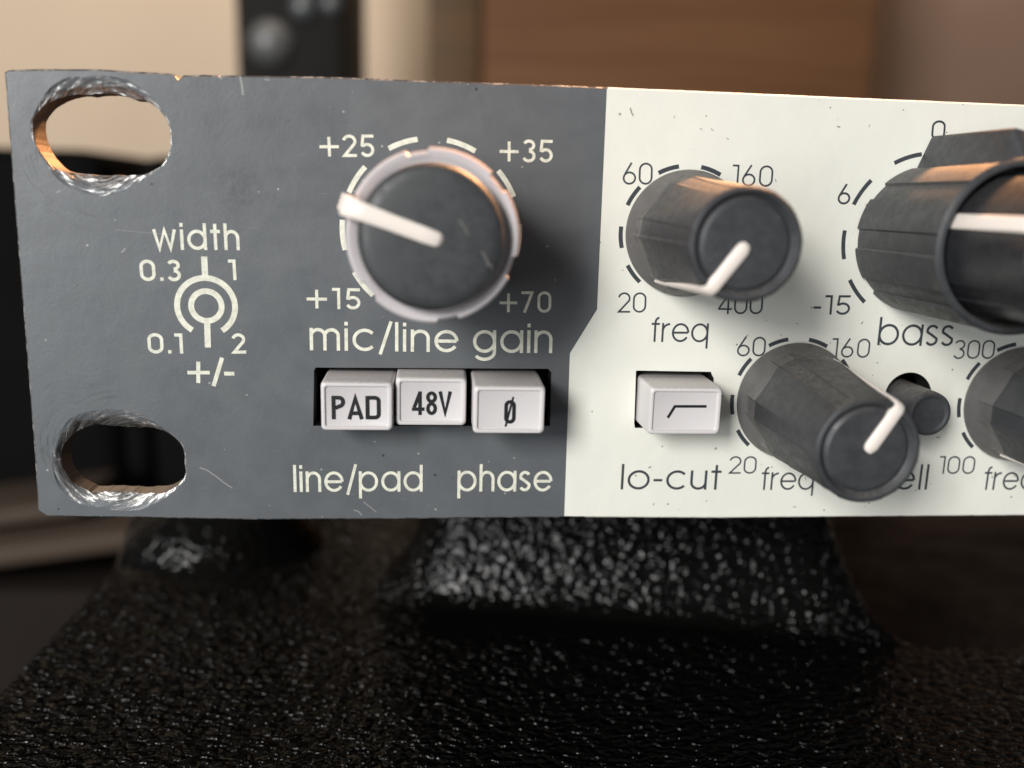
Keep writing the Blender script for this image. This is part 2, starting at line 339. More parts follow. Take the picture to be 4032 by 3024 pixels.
def build_panel():
    V, F, MI = [], [], []; SW = {}
    def addm(v, f, mi):
        s = len(V); V.extend(v); F.extend(tuple(i+s for i in t) for t in f); MI.extend(mi if isinstance(mi, list) else [mi]*len(f))
    # outer outline is pulled in a little for the worn rim
    c = .16
    def inset(L, d):
        out = []
        n = len(L)
        for i in range(n):
            a, b = Vector(L[i-1]), Vector(L[(i+1) % n]); t = (b-a).normalized(); nn = Vector((t.y, -t.x))
            out.append((L[i][0]+nn.x*d, L[i][1]+nn.y*d))
        return out
    inn = inset(outer, c)
    ringouts = [[(cx+r*cos(-pi+2*pi*i/NA), cz+r*sin(-pi+2*pi*i/NA)) for i, r in enumerate(ro)] for cx, cz, rh, ro in rings]
    holes = ringouts + [opening, lohole, bellhole]
    v, f, side = face_cdt(inn, holes, 0, False, div); addm(v, f, side)
    # rim: front to side
    n = len(outer)
    rim_mi = lambda x: 4 if x > 56 else 3
    v = [(x, 0, z) for x, z in inn] + [(x, c, z) for x, z in outer] + [(x, TH, z) for x, z in outer]
    f, mi = [], []
    for i in range(n):
        j = (i+1) % n
        f.append((i, n+i, n+j, j)); f.append((n+i, 2*n+i, 2*n+j, n+j)); mi += [rim_mi(outer[i][0])]*2
    addm(v, f, mi)
    # filed countersinks
    for k, (cx, cz, rh, ro) in enumerate(rings):
        R = 9; v = []
        for q in range(R+1):
            t = q/R
            for i in range(NA):
                a = -pi+2*pi*i/NA; r = ro[i]*(1-t)+rh[i]*t; gap = ro[i]-rh[i]
                prof = (t**1.3)*min(1.5, gap*.55)
                ga = a + t*.35*(1 if k == 0 else -1)
                gouge = (.15*fbm(ga*3, r*2.4, k*5, 3) + .04*fbm(ga*9, r*6, 7, 2))*min(1, gap)*(1 if 0 < q else 0)
                y = max(0.004, prof+gouge) if q else 0
                SW[len(V)+len(v)] = (a*5.5, r, t)
                v.append((cx+r*cos(a), y, cz+r*sin(a)))
        f = []
        for q in range(R):
            for i in range(NA):
                j = (i+1) % NA; f.append((q*NA+i, q*NA+j, (q+1)*NA+j, (q+1)*NA+i))
        addm(v, f, 2)
        v = v[-NA:] + [(x, TH, z) for x, y, z in v[-NA:]]
        addm(v, [(i, (i+1) % NA, NA+(i+1) % NA, NA+i) for i in range(NA)], 5)
    for L, b in ((opening, 0), (lohole, 1), (bellhole, 1)):
        m = len(L); v = [(x, 0, z) for x, z in L] + [(x, TH, z) for x, z in L]
        addm(v, [(i, (i+1) % m, m+(i+1) % m, m+i) for i in range(m)], 6)
    # back face
    hb = [[(cx+r*cos(-pi+2*pi*i/NA), cz+r*sin(-pi+2*pi*i/NA)) for i, r in enumerate(rh)] for cx, cz, rh, ro in rings]
    v, f, side = face_cdt(outer, hb + [opening, lohole, bellhole], TH, True); addm(v, f, 5)
    o = mesh('front_panel', V, F, [MG, MC, MB, ME, MCE, MW, MBLK], unit, mi=MI)
    tag(o, 'grey and cream painted metal faceplate with filed rack slots')
    ly = o.data.attributes.new('sweep', 'FLOAT_VECTOR', 'POINT')
    for i, v in SW.items(): ly.data[i].vector = v
    b = bmesh.new(); b.from_mesh(o.data)
    bmesh.ops.recalc_face_normals(b, faces=b.faces)
    b.faces.ensure_lookup_table()
    f0 = max((x for x in b.faces if x.material_index < 2), key=lambda x: x.calc_area())
    if f0.normal.y > 0: bmesh.ops.reverse_faces(b, faces=b.faces)
    for x in b.faces: x.smooth = x.material_index == 2
    b.to_mesh(o.data); b.free()
    return o
panel = build_panel()

# chassis behind the panel
ch = rbox('chassis', 17.5, 150, TH+.02, 150, -18.5, 18.5, .6, simple('black_steel', (.012, .012, .013), .5), unit)
# a well behind the openings is dark: cut is the chassis front, so pull it back with a frame of four bars
bpy.data.objects.remove(ch)
def chassis():
    V, F = [], []
    def box(x0, x1, y0, y1, z0, z1):
        s = len(V); V.extend([(x, y, z) for x in (x0, x1) for y in (y0, y1) for z in (z0, z1)])
        F.extend(tuple(s+i for i in q) for q in ((0,1,3,2),(4,6,7,5),(0,4,5,1),(2,3,7,6),(0,2,6,4),(1,5,7,3)))
    box(19, 298, TH+.01, 210, 17.2, 18.5); box(19, 298, TH+.01, 210, -18.5, -17.2); box(17.8, 19, TH+.01, 210, -18.5, 18.5); box(298, 299.2, TH+.01, 210, -18.5, 18.5)
    box(19.0, 298, 26, 27, -17.2, 17.2)
    return mesh('chassis', V, F, simple('black_steel', (.010, .010, .011), .6), unit)
recalc(chassis())

# ------------------------------------------------------------------ lettering drawn with strokes
def arc(cx, cy, rx, ry, a0, a1, n=None):
    n = n or max(6, int(abs(a1-a0)/9)); return [(cx+rx*cos(rad(a0+(a1-a0)*i/n)), cy+ry*sin(rad(a0+(a1-a0)*i/n))) for i in range(n+1)]
def glyph(ch, w):
    """strokes (centre lines) and advance; ascender 1, x-height .76, stroke w"""
    h = w/2; X = .76; r = X/2-h; c = X/2
    circ = arc(c, c, r, r, 0, 360, 40)
    if ch == 'o': return [circ], X
    if ch == 'a': return [circ, [(X-h, 0), (X-h, X)]], X
    if ch == 'd': return [circ, [(X-h, 0), (X-h, 1)]], X
    if ch == 'b': return [circ, [(h, 0), (h, 1)]], X
    if ch == 'p': return [circ, [(h, -.25), (h, X)]], X
    if ch == 'q': return [circ, [(X-h, -.25), (X-h, X)]], X
    if ch == 'g': return [circ, [(X-h, X)] + arc(c, .03, r, .30-h, 0, -148, 18)], X
    if ch == 'e': return [arc(c, c, r, r, -32, -360, 36), [(X-h*1.2, c-.001), (w*.7, c-.001)]], X
    if ch == 'c': return [arc(c, c, r, r, 42, 318, 30)], X*.92
    if ch == 'l': return [[(h, 0), (h, 1)]], w
    if ch == 'i': return [[(h, 0), (h, X)], [(h, .86), (h, .86+w*1.15)]], w
    if ch == 'h': W = .60; return [[(h, 0), (h, 1)], [(W-h, 0), (W-h, X-h-(W/2-h))] + arc(W/2, X-h-(W/2-h), W/2-h, W/2-h, 0, 172, 14)], W
    if ch == 'n': W = .60; return [[(h, 0), (h, X)], [(W-h, 0), (W-h, X-h-(W/2-h))] + arc(W/2, X-h-(W/2-h), W/2-h, W/2-h, 0, 172, 14)], W
    if ch == 'u': W = .58; return [[(W-h, 0), (W-h, X)], [(h, X), (h, h+(W/2-h))] + arc(W/2, h+(W/2-h), W/2-h, W/2-h, 180, 352, 14)], W
    if ch == 'm':
        W = .52; q = W/2-h; s = [[(h, 0), (h, X)]]
        for k in (0, 1):
            x = k*(W-w); s.append([(x+W-h, 0), (x+W-h, X-h-q)] + arc(x+W/2, X-h-q, q, q, 0, 172, 14))
        return s, 2*W-w
    if ch == 'r': return [[(h, 0), (h, X)], arc(.36, X-h-.27, .36-h, .27, 172, 92, 8)], .36
    if ch == 't': return [[(.13+h, 0), (.13+h, .98)], [(0, X-h), (.13+w+.13, X-h)]], .26+w
    if ch == 'f': return [[(.12+h, 0), (.12+h, .74)] + arc(.12+h+.15, .74+.0, .15, .26-h, 180, 85, 8), [(0, X-h), (.36, X-h)]], .37
    if ch == 's':
        a = X; W = .46
        return [arc(W/2, a-h-(a/4-h/2), W/2-h, a/4-h/2, 28, 200, 12) + [(W*.35, a*.57), (W*.65, a*.45)] + arc(W/2, h+(a/4-h/2)+.005, W/2-h, a/4-h/2, 20, -155, 12)], W
    if ch == 'w': return [[(h*.9, X), (.245, h*.6), (.46, X*.97), (.675, h*.6), (.92-h*.9, X)]], .92
    if ch == '/': return [[(0.02, -.11), (.36, 1.02)]], .38
    if ch == '-': return [[(0, .37), (.30, .37)]], .30
    if ch == '~': return [[(0, .46), (.34, .46)]], .34
    if ch == '+': return [[(0, .46), (.80, .46)], [(.40, .02), (.40, .90)]], .80
    if ch == '.': return [[(h, 0), (h, w*1.15)]], w*1.1
    if ch == ' ': return [], .28
    if ch == '0': W = .64; q = W/2-h; s = .30; return [arc(W/2, 1-s-.02, q, s-h+.02, 0, 180, 16) + arc(W/2, s+.02, q, s-h+.02, 180, 360, 16) + [(W-h, 1-s-.02)]], W
    if ch == '1': return [[(0, 1-h), (.26, 1-h), (.26, 0)]], .26+h
    if ch == '2': W = .60; return [arc(W/2, .70, W/2-h, .30-h, 168, -28, 18) + [(h*1.4, h), (W, h)]], W
    if ch == '3': W = .58; return [arc(W/2, .745, W/2-h-.02, .255-h, 155, -88, 18), arc(W/2, .275, W/2-h, .275-h+.01, 88, -158, 18)], W
    if ch == '4': W = .66; return [[(W-.14-h, 0), (W-.14-h, 1)], [(W-.14-h, 1-h*.6), (h*1.2, .25+h)], [(0, .25), (W, .25)]], W
    if ch == '5': W = .60; return [[(W-.03, 1-h), (.13, 1-h), (.09, .53)] + arc(W/2-.01, .315, W/2-h, .315-h, 128, -155, 22)], W
    if ch == '6': W = .62; return [arc(W/2, .30, W/2-h, .30-h, 0, 360, 32), [(.40, 1.0), (h+.035, .44)]], W
    if ch == '7': W = .56; return [[(0, 1-h), (W-h, 1-h), (.15, 0)]], W
    # condensed block letters of the button caps
    if ch == 'P': W = .50; return [[(h, 0), (h, 1-h), (W-.22, 1-h)] + arc(W-.22, .74, .22-h, .26-h, 90, -90, 10) + [(w*.9, .48)]], W
    if ch == 'A': W = .58; return [[(h*.8, 0), (W/2, 1-h*1.2), (W-h*.8, 0)], [(.14, .26), (W-.14, .26)]], W
    if ch == 'D': W = .56; return [[(h, 0), (h, 1)], [(w*.6, 1-h), (W-.22, 1-h)] + arc(W-.22, .78, .22-h, .22-h, 90, 0, 7) + arc(W-.22, .22, .22-h, .22-h, 0, -90, 7) + [(w*.6, h)]], W
    if ch == 'V': W = .50; return [[(h*.8, 1), (W/2, h*1.1), (W-h*.8, 1)]], W
    if ch == 'F': W = .48; return [[(W-.10-h, 0), (W-.10-h, 1)], [(W-.10-h, 1-h*.7), (h*1.2, .25+h)], [(0, .25), (W, .25)]], W
    if ch == 'E': W = .42; return [arc(W/2, .75, W/2-h, .25-h, 0, 360, 20), arc(W/2, .275, W/2-h, .275-h, 0, 360, 20)], W
    if ch == 'O': W = .46; return [arc(W/2, .76, W/2-h, .24-h, 0, 180, 10) + arc(W/2, .24, W/2-h, .24-h, 180, 360, 10) + [(W-h, .76)]], W
    raise KeyError(ch)
def ribbon(pl, w):
    """polyline -> quads of constant width with mitred joins"""
    P = [Vector(p) for p in pl]; Q = [P[0]]
    for p in P[1:]:
        if (p-Q[-1]).length > 1e-5: Q.append(p)
    P = Q; closed = (P[0]-P[-1]).length < 1e-4 and len(P) > 3
    if closed: P = P[:-1]
    n = len(P); V = []
    for i in range(n):
        a = P[i-1] if (i or closed) else None; b = P[(i+1) % n] if (i < n-1 or closed) else None
        d1 = (P[i]-a).normalized() if a is not None else None; d2 = (b-P[i]).normalized() if b is not None else None
        d1 = d1 or d2; d2 = d2 or d1
        t = d1+d2; t = t.normalized() if t.length > 1e-6 else d1
        m = Vector((-t.y, t.x)); k = 1/max(.38, m.dot(Vector((-d1.y, d1.x))))
        V += [P[i]+m*w/2*k, P[i]-m*w/2*k]
    F = [(2*i, 2*i+1, 2*((i+1) % n)+1, 2*((i+1) % n)) for i in range(n if closed else n-1)]
    return V, F
LAY = [0]
def draw(name, strokes, mat, Y, parent, label=None, thick=.018):
    """strokes: list of (polyline in mm (x,z), width mm); each lies a hair above the one before"""
    V, F = [], []
    for k, (pl, w) in enumerate(strokes):
        v, f = ribbon(pl, w); s = len(V); y = Y-thick-.0022*k
        V += [(p[0], y, p[1]) for p in v]; F += [tuple(i+s for i in q) for q in f]
    c = V[0]
    o = mesh(name, V, F, mat, parent)
    b = bmesh.new(); b.from_mesh(o.data)
    for f in b.faces:
        f.normal_update()
        if f.normal.y > 0: f.normal_flip()
    b.to_mesh(o.data); b.free()
    if label: o['label'] = label
    return o
def word(txt, L, R, hpx, wr, mat, Y=0, parent=None, gap=.13, label=None, name='printed_word', extra=None):
    a, b = at(*L, Y), at(*R, Y)
    H = hpx/scale_at(*L, Y)
    g = []; x = 0
    for i, ch in enumerate(txt):
        s, adv = glyph(ch, wr); g.append((x, s)); x += adv + gap*(.75 if ch in './ ' else 1)
    x -= gap; Wd = math.hypot(b[0]-a[0], b[1]-a[1]); k = Wd/x
    ux = ((b[0]-a[0])/Wd, (b[1]-a[1])/Wd); uz = (-ux[1], ux[0])
    st = []
    for x0, strokes in g:
        for s in strokes:
            st.append(([(a[0]+ux[0]*(x0+p[0])*k+uz[0]*p[1]*H, a[1]+ux[1]*(x0+p[0])*k+uz[1]*p[1]*H) for p in s], wr*(k+H)/2))
    if extra: st += extra
    return draw(name, st, mat, Y, parent or panel, label)

for t in [('width',(605,983),(945,985),107,.125,.15),('0.3',(553,1106),(715,1106),85,.145,.16),('1',(902,1103),(932,1103),82,.145,0),
          ('0.1',(583,1391),(723,1392),82,.145,.16),('2',(914,1392),(969,1392),82,.145,0),
          ('+25',(1260,618),(1476,618),86,.13,.14),('+35',(1967,637),(2177,640),86,.13,.14),('+15',(1208,1215),(1421,1218),84,.13,.20),('+70',(1967,1231),(2170,1231),84,.13,.18),
          ('mic/line',(1220,1379),(1805,1387),119,.108,.135),('gain',(1862,1389),(2174,1390),119,.108,.13),
          ('line/pad',(1157,1937),(1664,1935),113,.112,.13),('phase',(1801,1935),(2173,1935),113,.112,.12)]:
    word(t[0], t[1], t[2], t[3], t[4], INKW, gap=t[5], label='cream printed lettering reading ' + t[0].replace('.', ' point '))
for t in [('60',(2451,727),(2568,727),83,.085,.12),('160',(2880,732),(3040,736),80,.085,.16),('20',(2431,1231),(2543,1231),79,.085,.12),('400',(2826,1237),(3001,1237),80,.085,.10),
          ('freq',(2562,1346),(2786,1348),98,.085,.09),('60',(2900,1403),(3012,1403),76,.085,.12),('20',(2868,1865),(2976,1865),70,.085,.12),('freq',(2994,1929),(3201,1929),93,.085,.09),
          ('lo-cut',(2443,1927),(2835,1928),103,.09,.13),('160',(3271,1407),(3421,1409),74,.085,.17),('bass',(3453,1359),(3749,1364),108,.09,.11),
          ('300',(3750,1413),(3912,1413),72,.085,.10),('100',(3693,1866),(3834,1866),70,.085,.13),('freq',(3868,1929),(4075,1929),93,.085,.09),
          ('bell',(3427,1928),(3648,1928),101,.09,.16),('-15',(3201,1239),(3346,1239),74,.10,.14),('6',(3296,805),(3346,805),76,.10,0),('0',(3664,552),(3719,552),72,.10,0)]:
    word(t[0], t[1], t[2], t[3], t[4], INKD, gap=t[5], label='dark printed lettering reading ' + t[0])
# plus / minus caption
def seg(a, b, w, Y=0): A, B = at(*a, Y), at(*b, Y); return ([A, B], w/38.5)
draw('printed_word', [seg((738,1467),(826,1467),14), seg((781,1424),(781,1508),15), seg((841,1520),(875,1408),16), seg((883,1471),(923,1471),15)], INKW, 0, panel, 'cream printed plus slash minus sign')
# concentric width symbol
def ringpx(cx, cy, r, w, a0=0, a1=360):
    X, Z = at(cx, cy); s = scale_at(cx, cy); return ([p for p in arc(X, Z, r/s, r/s, a0, a1, 48)], w/s)
draw('printed_symbol', [ringpx(812,1206,114,23,-59,239), ringpx(813,1205,60,23), seg((804,1010),(808,1085),23), seg((816,1272),(819,1368),23)], INKW, 0, panel, 'cream printed double ring symbol under width')
# dial marks
def marks(cx, cz, R, ln, w, mat, angles, label):
    for a in angles:
        da = math.degrees(ln/R)/2
        pl = [(cx+R*sin(rad(a-da+2*da*i/5)), cz+R*cos(rad(a-da+2*da*i/5))) for i in range(6)]
        o = draw('dial_mark', [(pl, w)], mat, 0, panel, label)
ANG = [-129, -94.5, -57.3, -19, 19, 57.3, 94.5, 129]
marks(39.32, 8.13, 8.73, 2.95, .50, INKW, ANG, 'cream printed dash around the large gain knob')
marks(64.88, 8.38, 6.66, 2.15, .42, INKD, ANG, 'dark printed dash around the upper frequency knob')
marks(77.66, -8.80, 6.63, 2.15, .42, INKD, ANG, 'dark printed dash around the lower frequency knob')
marks(102.76, -8.95, 6.60, 2.15, .42, INKD, ANG[:4], 'dark printed dash around the knob at the right edge')
marks(90.09, 8.30, 8.68, 2.95, .42, INKD, ANG[:4], 'dark printed dash around the bass knob')

# ------------------------------------------------------------------ knobs
def lathe_fn(name, cx, cz, rows, N, mats, parent, auto=28, mi=None, cap=True, tilt=(0, 0)):
    """rows: list of (height off the panel, radius function(theta)); theta anticlockwise from +x seen from the front"""
    V, F, MI = [], [], []
    for h, rf in rows:
        for i in range(N):
            t = 2*pi*i/N; r = rf(t) if callable(rf) else rf
            V.append((cx+r*cos(t)+tilt[0]*h, -h, cz+r*sin(t)+tilt[1]*h))
    for q in range(len(rows)-1):
        for i in range(N):
            j = (i+1) % N; F.append((q*N+i, q*N+j, (q+1)*N+j, (q+1)*N+i)); MI.append(mi[q] if mi else 0)
    if cap: F.append(tuple(range((len(rows)-1)*N, len(rows)*N))); MI.append(mi[-1] if mi else 0)
    o = mesh(name, V, F, mats, parent, auto=auto, mi=MI, loc=(cx, 0, cz)); recalc(o); return o
def angd(a, b): return abs((a-b+pi) % (2*pi)-pi)
def ribbed(r0, flat, count, phase, bw, depth):
    """round-cornered polygon whose corners carry shallow sunk bands"""
    def f(t):
        k = round((t-phase)/(2*pi/count)); c = phase+k*2*pi/count; d = angd(t, c)
        half = pi/count
        r = r0*(1-flat*(1-abs(half-d)/half)*0) 
        edge = r0*cos(half)/cos(half-d) if False else r0
        # facet between the bands
        u = (d-bw)/(half-bw) if d > bw else 0
        r = r0 - flat*sin(min(1, max(0, u))*pi/2)
        if d < bw: r = r0-depth
        return r
    return f
def pointer_bar(name, cx, cz, ang, pts, mat, parent, tilt=(0, 0)):
    """white pointer: path in (radius, height) with half width, along direction ang (degrees clockwise from up), rounded over"""
    d = Vector((sin(rad(ang)), cos(rad(ang)))); p = Vector((-d.y, d.x)); b = bmesh.new(); prev = None
    n = len(pts)
    for i, (r, h, hw, th) in enumerate(pts):
        # local frame of the path in the (r,h) plane
        a = pts[max(0, i-1)]; c = pts[min(n-1, i+1)]; tx, th_ = c[0]-a[0], c[1]-a[1]; L = math.hypot(tx, th_) or 1
        nr, nh = -th_/L, tx/L                       # normal pointing to the inside
        if nh > 0 or (abs(nh) < .01 and nr > 0): nr, nh = -nr, -nh
        ring = []
        for s, q in ((-1, 1), (-1, .25), (-.72, 0), (.72, 0), (1, .25), (1, 1)):
            R_, H_ = r+nr*th*q, h+nh*th*q
            ring.append(b.verts.new(Vector((cx+d.x*R_+p.x*hw*s+tilt[0]*H_, -H_, cz+d.y*R_+p.y*hw*s+tilt[1]*H_))*S))
        if prev:
            for k in range(6): b.faces.new((prev[k], prev[(k+1) % 6], ring[(k+1) % 6], ring[k]))
        else: b.faces.new(ring)
        prev = ring
    b.faces.new(prev); bmesh.ops.recalc_face_normals(b, faces=b.faces)
    me = bpy.data.meshes.new(name); b.to_mesh(me); b.free()
    o = link(name, me, mat, None, auto=50)
    o.parent = parent; o.location = -world_loc(parent)
    return o

def freq_knob(cx, cz, ang, label, H=17.8, tilt=(.010, -.014)):
    ph = rad(90-ang)
    bands = ribbed(5.80, .46, 6, ph, rad(8.5), .14); front = ribbed(4.84, .10, 6, ph, rad(8.5), .10)
    def body(s): return lambda t: bands(t)*(1-s)+front(t)*s
    def blend(k, rc): return lambda t: front(t)*(1-k)+rc*k
    def mx(s, rc): return lambda t: max(bands(t)*(1-s)+front(t)*s, rc)
    rows = [(.15, 6.15), (.55, 6.28), (.8, 6.2)]
    for i in range(1, 25):                                 # cone of the skirt cut by the faceted body
        h = .8+i*.14; rows.append((h, mx(.05*h/4, 6.2-.45*(h-.8))))
    nsk = len(rows)-1
    for i in range(1, 7): h = 4.16+(H-1.0-4.16)*i/6; rows.append((h, body((.06, .3, .52, .72, .88, .97)[i-1])))
    rows += [(H-.55, blend(.3, 4.76)), (H-.2, blend(.7, 4.70)), (H-.03, 4.55), (H, 4.40), (H-.04, 4.25), (H-.30, 4.05), (H-.50, 3.85), (H-.34, 3.68), (H-.22, 3.5), (H-.17, 3.1), (H-.20, 1.5), (H-.2, .5)]
    mi = [1]*nsk+[0]*(len(rows)-nsk)
    o = lathe_fn('frequency_knob', cx, cz, rows, 180, [MK, MKS], unit, auto=24, mi=mi, tilt=tilt)
    tag(o, label)
    pts = [(-.10, H-.02, .34, .5), (.12, H+.08, .52, .5), (.5, H+.13, .58, .5), (1.5, H+.14, .58, .5), (3.2, H+.14, .56, .5), (4.35, H+.13, .56, .5), (4.82, H-.10, .56, .5), (5.06, H-.6, .54, .5), (5.12, H-1.6, .48, .5), (5.45, 10, .38, .5), (5.82, 3.6, .24, .5), (5.86, 2.4, .16, .4)]
    pointer_bar('pointer', cx, cz, ang, pts, MPT, o, tilt)
    return o
freq_knob(64.88, 8.38, -143.5, 'dark knob with white pointer turned down left beneath 60 and 160, warm light on top')
freq_knob(77.66, -8.80, 31, 'dark dusty knob with white pointer turned up right, overlapping the small round button', H=17.5, tilt=(-.012, -.032))
freq_knob(102.76, -8.95, -152, 'dark knob cut off by the right edge beside 300 and 100')

def gain_knob(cx, cz):
    ph = rad(161)
    def rib(t): return ribbed(7.25, 0, 6, rad(161), rad(7.5), .28)(t)
    TL = (.021, -.007)
    rows = [(.3, 7.0), (2, 6.9), (12.6, lambda t: rib(t)*.985), (13.7, rib), (14.05, lambda t: rib(t)*.99), (14.2, lambda t: rib(t)*.965), (14.1, 6.5), (13.9, 6.2), (13.9, 5.0)]
    o = lathe_fn('gain_knob', cx, cz, rows, 252, MLIL, unit, auto=30, tilt=TL)
    tag(o, 'large knob with pale notched ring and white pointer toward plus 25')
    H = 16.2
    c = lathe_fn('cap', cx, cz, [(13.6, 6.05), (14.6, 6.03), (15.4, 5.95), (15.8, 5.8), (16.0, 5.45), (16.12, 4.8), (16.2, 3), (16.22, 1), (16.22, .2)], 96, MK2, o, auto=40, tilt=(.010, -.007))
    c['label'] = 'dark domed cap with light scratches'
    pts = [(-.80, H-.02, .34, .5), (-.66, H+.12, .52, .5), (-.3, H+.22, .63, .6), (1, H+.25, .65, .6), (3.5, H+.25, .66, .6), (5.6, H+.22, .72, .6), (6.9, H+.12, .80, .6), (7.5, H-.2, .84, .6), (7.85, H-.9, .86, .6), (7.95, H-1.8, .84, .6), (7.9, 10, .7, .6)]
    pointer_bar('pointer', cx, cz, -71, pts, MPT, o, TL)
    # scratches on the cap
    for a, b, w in (((1806,866),(1842,925),7), ((1898,990),(1925,1050),9), ((1925,1035),(1940,1060),5)):
        A, B = at(*a, -16.25), at(*b, -16.25)
        draw('scratch', [([A, ((A[0]+B[0])/2+.08, (A[1]+B[1])/2+.03), B], w/46)], MSCR, -16.19, c, 'pale scuff on the dark cap')
    return o
MK2 = knob_plastic('charcoal_cap_plastic', (.043, .045, .047), .42, .6, .05)
MSCR = M('pale_scuff', (.11, .105, .10), .6).m
gain_knob(39.32, 8.13)

def bass_knob(cx, cz):
    fa = rad(78)
    base = ribbed(7.5, .0, 9, rad(180), rad(7.5), .26)
    def rf(fin, s=1.0):
        def f(t):
            r = base(t)*s; d = (t-fa+pi) % (2*pi)-pi
            if abs(d) < .6:
                m = abs(math.tan(d))                      # |lateral| / radial
                # lateral limit falls from 3.0 at r=7 to 1.9 at r=fin
                k = .16; rs = (2.75+k*fin)/(m+k)
                rr = min(fin, rs)/cos(d)
                r = max(r, rr) if rr > r else r
            return r
        return f
    H = 15.6
    rows = [(.2, rf(10.0)), (4, rf(9.95)), (8, rf(9.9)), (12.6, rf(9.85)), (13.3, rf(9.8)), (15.0, lambda t: min(rf(9.0)(t), 7.62)), (15.35, 7.6), (15.6, 7.35), (15.65, 7.1), (15.6, 6.95), (15.2, 6.8), (12.0, 6.75), (12.0, 6.3)]
    o = lathe_fn('bass_knob', cx, cz, rows, 360, MK, unit, auto=24)
    tag(o, 'large double knob with raised fin and white stripe at the right edge')
    inb = ribbed(6.35, .12, 6, rad(160), rad(7), .14)
    i2 = lathe_fn('inner_knob', cx, cz, [(12.05, 6.2)] + [(12.5+.1+q*2.3, (lambda t, q=q: inb(t)*(1-.008*q))) for q in range(6)] + [(24.8, 5.9), (25.1, 5.4), (25.0, 4.9), (24.9, 4), (24.9, 1)], 216, MGLOSS, o, auto=24)
    pointer_bar('pointer', cx, cz, -70, [(.2, 25.1, .5, .5), (4.8, 25.25, .55, .5), (5.9, 24.9, .6, .5), (6.3, 24, .62, .5), (6.38, 18, .66, .5), (6.45, 13, .68, .5)], MPT, i2)
    # white end of the mark on the fin
    pointer_bar('pointer', cx, cz, 12, [(8.2, 13.9, .5, .3), (9.2, 13.7, .5, .3), (9.9, 13.3, .55, .3), (10.0, 12.6, .55, .3), (10.02, 12.2, .5, .3)], MPT, o)
    return o
bass_knob(90.09, 8.30)

# ------------------------------------------------------------------ push buttons
def button(x0, y0, x1, y1, h, label, back=12.0):
    (xa, za), (xb, zb) = at(x0, y0, -h), at(x1, y1, -h)
    b = bmesh.new()
    def ring(i, y, r, n=5):
        L = []
        for cx, cz, a0 in ((xb-i-r, za-i-r, 0), (xa+i+r, za-i-r, 90), (xa+i+r, zb+i+r, 180), (xb-i-r, zb+i+r, 270)):
            for k in range(n+1):
                a = rad(a0+90*k/n); L.append(b.verts.new(Vector((cx+r*cos(a), y, cz+r*sin(a)))*S))
        return L
    rs = [ring(-.10, back, .35), ring(-.05, .5, .35), ring(0, -h+.55, .38), ring(.03, -h+.22, .42), ring(.12, -h+.05, .42), ring(.26, -h, .38), ring(.40, -h+.03, .30), ring(.47, -h+.17, .22), ring(.52, -h+.20, .18)]
    for A, B in zip(rs, rs[1:]):
        n = len(A)
        for i in range(n): b.faces.new((A[i], A[(i+1) % n], B[(i+1) % n], B[i]))
    b.faces.new(rs[-1]); bmesh.ops.recalc_face_normals(b, faces=b.faces)
    me = bpy.data.meshes.new('push_button'); b.to_mesh(me); b.free()
    o = link('push_button', me, MWP, unit, auto=40); o.location = -world_loc(unit); o['label'] = label
    # black stem plate behind the cap
    return o
bp = button(1260,1504,1547,1698,4.45,'pale push button marked PAD, leftmost of the three')
word('PAD',(1306,1651),(1500,1651),96,.155,INKB,-4.45+.19,bp,.07,name='printed_legend',label='black letters PAD')
b4 = button(1557,1486,1835,1678,3.67,'pale push button marked 48V between the other two')
word('FEV',(1622,1634),(1778,1634),96,.14,INKB,-3.67+.19,b4,.06,name='printed_legend',label='black characters 48V')
bo = button(1865,1520,2143,1710,6.1,'pale push button with a slashed circle')
YO = -6.1+.19
word('O',(1984,1668),(2030,1668),95,.15,INKB,YO,bo,0,name='printed_legend',label='black slashed zero', extra=[([at(1990,1680,YO), at(2021,1563,YO)], .20)])
bl = button(2561,1525,2834,1713,5.03,'pale push button with a low cut curve on the cream side')
YL = -5.03+.19
draw('printed_legend', [([at(2629,1645,YL), at(2657,1600,YL), at(2782,1600,YL)], .27)], INKB, YL, bl, 'black bent line of a low cut curve')

# round bell button
hb = 5.1; fx, fz = at(3664, 1632, -hb)
o = lathe_fn('bell_button', fx, fz, [(-10, 2.34), (hb-.7, 2.32), (hb-.25, 2.28), (hb-.05, 2.15), (hb, 1.98), (hb-.02, 1.82), (hb-.12, 1.7), (hb-.16, 1.5), (hb-.16, .3)], 64, MK, unit, auto=40)
tag(o, 'small round dark push button behind the lower frequency knob')

